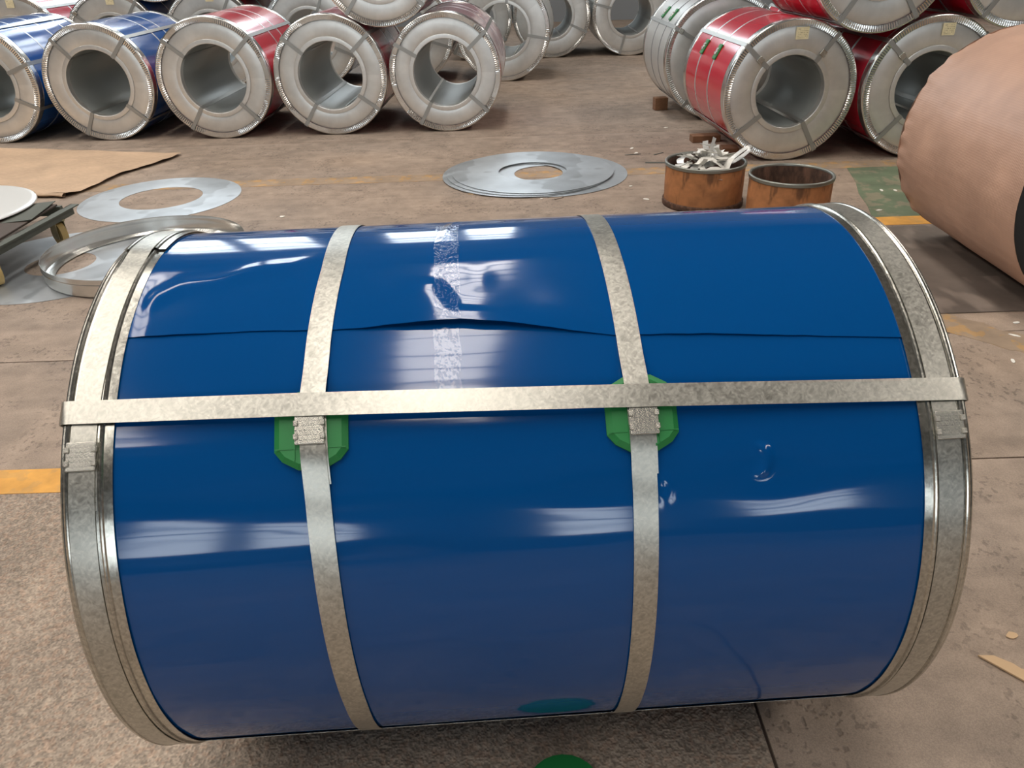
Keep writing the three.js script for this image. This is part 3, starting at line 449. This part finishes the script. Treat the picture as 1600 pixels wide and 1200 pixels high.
// ---------------------------------------------------------------- low trolley with a white disc
{
  const g = thing('trolley', 'low steel trolley on castors carrying the white disc', 'trolley', V(-2.95, 0, 4.0)), at = (X, y, Z) => [X + 2.95, y, -(Z - 4.0)];
  const rail = (x0, z0, x1, z1, y, name) => { const l = Math.hypot(x1 - x0, z1 - z0), gg = mergeGeometries([new THREE.BoxGeometry(0.006, 0.055, l), box(0.045, 0.006, l, -0.02, 0.0245, 0)]); const m = part(name, gg, M.frame, g); m.position.set(...at((x0 + x1) / 2, y, (z0 + z1) / 2)); m.rotation.y = Math.atan2(x1 - x0, -(z1 - z0)); return m; };
  rail(-2.485, 3.5, -2.42, 4.31, 0.172, 'side_rail'); rail(-3.5, 3.5, -3.42, 4.31, 0.172, 'side_rail');
  part('cross_rail', box(1.0, 0.05, 0.03, ...at(-2.97, 0.17, 4.29)), M.frame, g); part('cross_rail', box(1.0, 0.05, 0.03, ...at(-2.97, 0.17, 3.53)), M.frame, g);
  const dk = part('deck_board', new RoundedBoxGeometry(0.98, 0.012, 0.76, 1, 0.004), M.darkBoard, g); dk.position.set(...at(-2.97, 0.205, 3.9));
  const fl = part('bent_sheet', box(0.16, 0.003, 0.34), M.frame, g); fl.position.set(...at(-2.56, 0.214, 4.13)); fl.rotation.set(0, 0.12, 0.06);
  for (const [X, Z] of [[-2.47, 4.2], [-2.51, 3.62], [-3.42, 4.2], [-3.45, 3.62]]) {
    const w = part('castor_wheel', new THREE.CylinderGeometry(0.065, 0.065, 0.034, 28).rotateZ(Math.PI / 2), M.castor, g); w.position.set(...at(X, 0.0685, Z)); w.rotation.y = 0.9;
    part('axle', new THREE.CylinderGeometry(0.012, 0.012, 0.05, 12).rotateZ(Math.PI / 2), M.castorZinc, w);
    const f = part('castor_fork', mergeGeometries([box(0.004, 0.1, 0.075, -0.024, 0.0, 0), box(0.004, 0.1, 0.075, 0.024, 0.0, 0), box(0.06, 0.008, 0.085, 0, 0.05, 0)]), M.castorZinc, g); f.position.set(...at(X, 0.095, Z)); f.rotation.y = 0.9;
  }
  single('white_disc', (() => { const q = lathe([[0, 0.001], [0.006, 0.2], [0.002, 0.46], [-0.004, 0.49], [-0.012, 0.495], [-0.012, 0.49], [-0.006, 0.46], [-0.004, 0.2], [-0.006, 0.001]], 96).rotateX(-Math.PI / 2); return q; })(), M.whiteDisc, 'shiny white round disc resting on the low trolley', 'disc', V(-3.08, 0.235, 4.16));
}
// ---------------------------------------------------------------- brown paper sheet
{
  const edge = [[-5.2, 6.98], [-4.24, 6.74], [-3.4, 6.52], [-2.56, 6.32], [-2.66, 5.85], [-2.72, 5.56], [-2.95, 5.19], [-3.2, 5.23], [-3.45, 5.30], [-4.4, 5.55], [-5.4, 5.8]];
  const far = [[-5.4, 7.0], [-4.24, 6.74], [-3.4, 6.53], [-2.56, 6.32]], nearE = [[-5.6, 5.85], [-4.4, 5.52], [-3.45, 5.29], [-2.93, 5.17]];
  const pick = (p, t) => { const k = Math.min(p.length - 2, Math.floor(t * (p.length - 1))), f = t * (p.length - 1) - k; return [lerp(p[k][0], p[k + 1][0], f), lerp(p[k][1], p[k + 1][1], f)]; };
  const sheetAt = (u, v, lift) => { const A = pick(far, u), B = pick(nearE, u), v2 = v, X = lerp(A[0], B[0], v2) + (u > 0.98 ? 0.03 * Math.sin(v * 9) : 0), Z = lerp(A[1], B[1], v2); const y = 0.006 + 0.010 * (0.5 + 0.5 * noise.noise(X * 3, Z * 3, 2)) + 0.012 * Math.max(0, noise.noise(X * 2, Z * 7, 5)) + sm(0.9, 1, v) * (0.022 + 0.02 * noise.noise(X * 6, 2, 3)) + 0.006 * sm(0.94, 1, u); return [X, y + lift, -Z]; };
  const pg = thing('paper_sheet', 'large sheet of brown kraft paper spread on the floor', 'paper', new THREE.Vector3(0, 0, 0));
  part('sheet', mergeGeometries([grid(90, 70, (u, v) => sheetAt(u, v, 0.0008), (u, v) => [u * 2.7, v * 1.2]), grid(90, 70, (u, v) => sheetAt(u, v, 0), (u, v) => [u * 2.7, v * 1.2])]), M.kraft, pg);
  const roll = grid(60, 16, (u, v) => { const B = pick(nearE, lerp(0.35, 1, u)), a = v * 2 * Math.PI, q = 0.016 + 0.008 * noise.noise(u * 9, 1, 1); return [B[0], 0.02 + q * 0.7 * Math.sin(a), -(B[1] - 0.005 + 0.03 * noise.noise(u * 7, 4, 2)) + q * 1.5 * Math.cos(a)]; }, (u, v) => [u * 1.6, v * 0.1]);
  part('rolled_edge', roll, M.kraft, pg, 'crumpled rolled edge');
}
// ---------------------------------------------------------------- bits on the floor
const chipPlace = (X, Z) => { const w = X > 1.7 && Z < 3 ? 'in front of the dirty steel sheet' : X > 2 ? 'by the green painted floor' : X > 0.6 && Z > 5.5 ? 'behind the scrap drum' : X > 0.6 ? 'between the ring pile and the scrap drum' : X > 0 ? 'just before the ring pile' : 'beside the channel ring'; return [`tiny white paper chip on the floor ${w}`, 'paper_chip', `white chips ${w}`]; };
const bit = (w, d, X, Z, turn, m, label, name, group) => { const s = new THREE.Shape(); const n = 9; for (let i = 0; i < n; i++) { const a = i / n * 6.283, q = rr(0.75, 1.1); s[i ? 'lineTo' : 'moveTo'](w / 2 * q * Math.cos(a), d / 2 * q * Math.sin(a)); } s.closePath(); const o = single(name, new THREE.ExtrudeGeometry(s, { depth: 0.002, bevelEnabled: false }).rotateX(-Math.PI / 2), m, label, 'scrap', V(X, 0.0015, Z), group); o.rotation.y = turn; return o; };
for (const [X, Z, w, d] of [[2.056, 2.848, 0.02, 0.03], [1.985, 2.735, 0.045, 0.016], [1.86, 2.53, 0.035, 0.014], [2.14, 4.36, 0.04, 0.02], [2.32, 4.75, 0.05, 0.02], [2.4, 4.74, 0.04, 0.02], [0.98, 5.9, 0.05, 0.03], [0.97, 6.05, 0.03, 0.06], [0.78, 5.62, 0.04, 0.03], [0.81, 5.02, 0.03, 0.02], [0.235, 4.91, 0.03, 0.03], [0.22, 4.80, 0.02, 0.02], [0.86, 4.72, 0.05, 0.03], [-1.35, 4.6, 0.035, 0.03], [1.36, 6.75, 0.04, 0.03]]) bit(w, d, X, Z, rnd() * 3, M.chip, ...chipPlace(X, Z));
bit(0.03, 0.02, 1.12, 1.245, 0.4, M.card, 'small tan cardboard flake beside the cardboard strip', 'cardboard_flake');
{ const s = new THREE.Shape([[1.012, 1.190], [1.045, 1.188], [1.075, 1.165], [1.085, 1.150], [1.13, 1.14], [1.2, 1.10], [1.19, 1.03], [1.074, 1.118]].map(q => new THREE.Vector2(...q))); single('cardboard_strip', new THREE.ExtrudeGeometry(s, { depth: 0.004, bevelEnabled: false }).rotateX(-Math.PI / 2), M.card, 'torn strip of tan cardboard on the concrete', 'cardboard', new THREE.Vector3(0, 0.002, 0)); }
bit(0.11, 0.03, -0.19, 4.955, 0.1, M.card, 'scrap of tan card under the edge of the ring pile', 'cardboard_flake');
single('wire_offcut', new THREE.TubeGeometry(new THREE.CatmullRomCurve3([[0.25, 4.87], [0.33, 4.88], [0.36, 4.82], [0.3, 4.77]].map(q => V(q[0], 0.003, q[1]))), 20, 0.002, 6), M.wire, 'curl of thin wire on the floor before the ring pile', 'wire');
for (const [a, b, X, Z, t] of [[0.12, 0.012, 0.95, 5.86, 0.1], [0.1, 0.012, 1.14, 5.86, 0.7], [0.16, 0.03, 1.08, 5.6, -0.15]]) { const o = single('strap_offcut', box(a, 0.0015, b), M.frame, 'dark strap offcut lying on the floor behind the scrap drum', 'scrap', V(X, 0.002, Z), 'dark offcuts behind the drum'); o.rotation.y = t; }

scene.traverse(o => { if (o.isMesh) { o.castShadow = true; o.receiveShadow = true; } });
renderer.render(scene, camera);
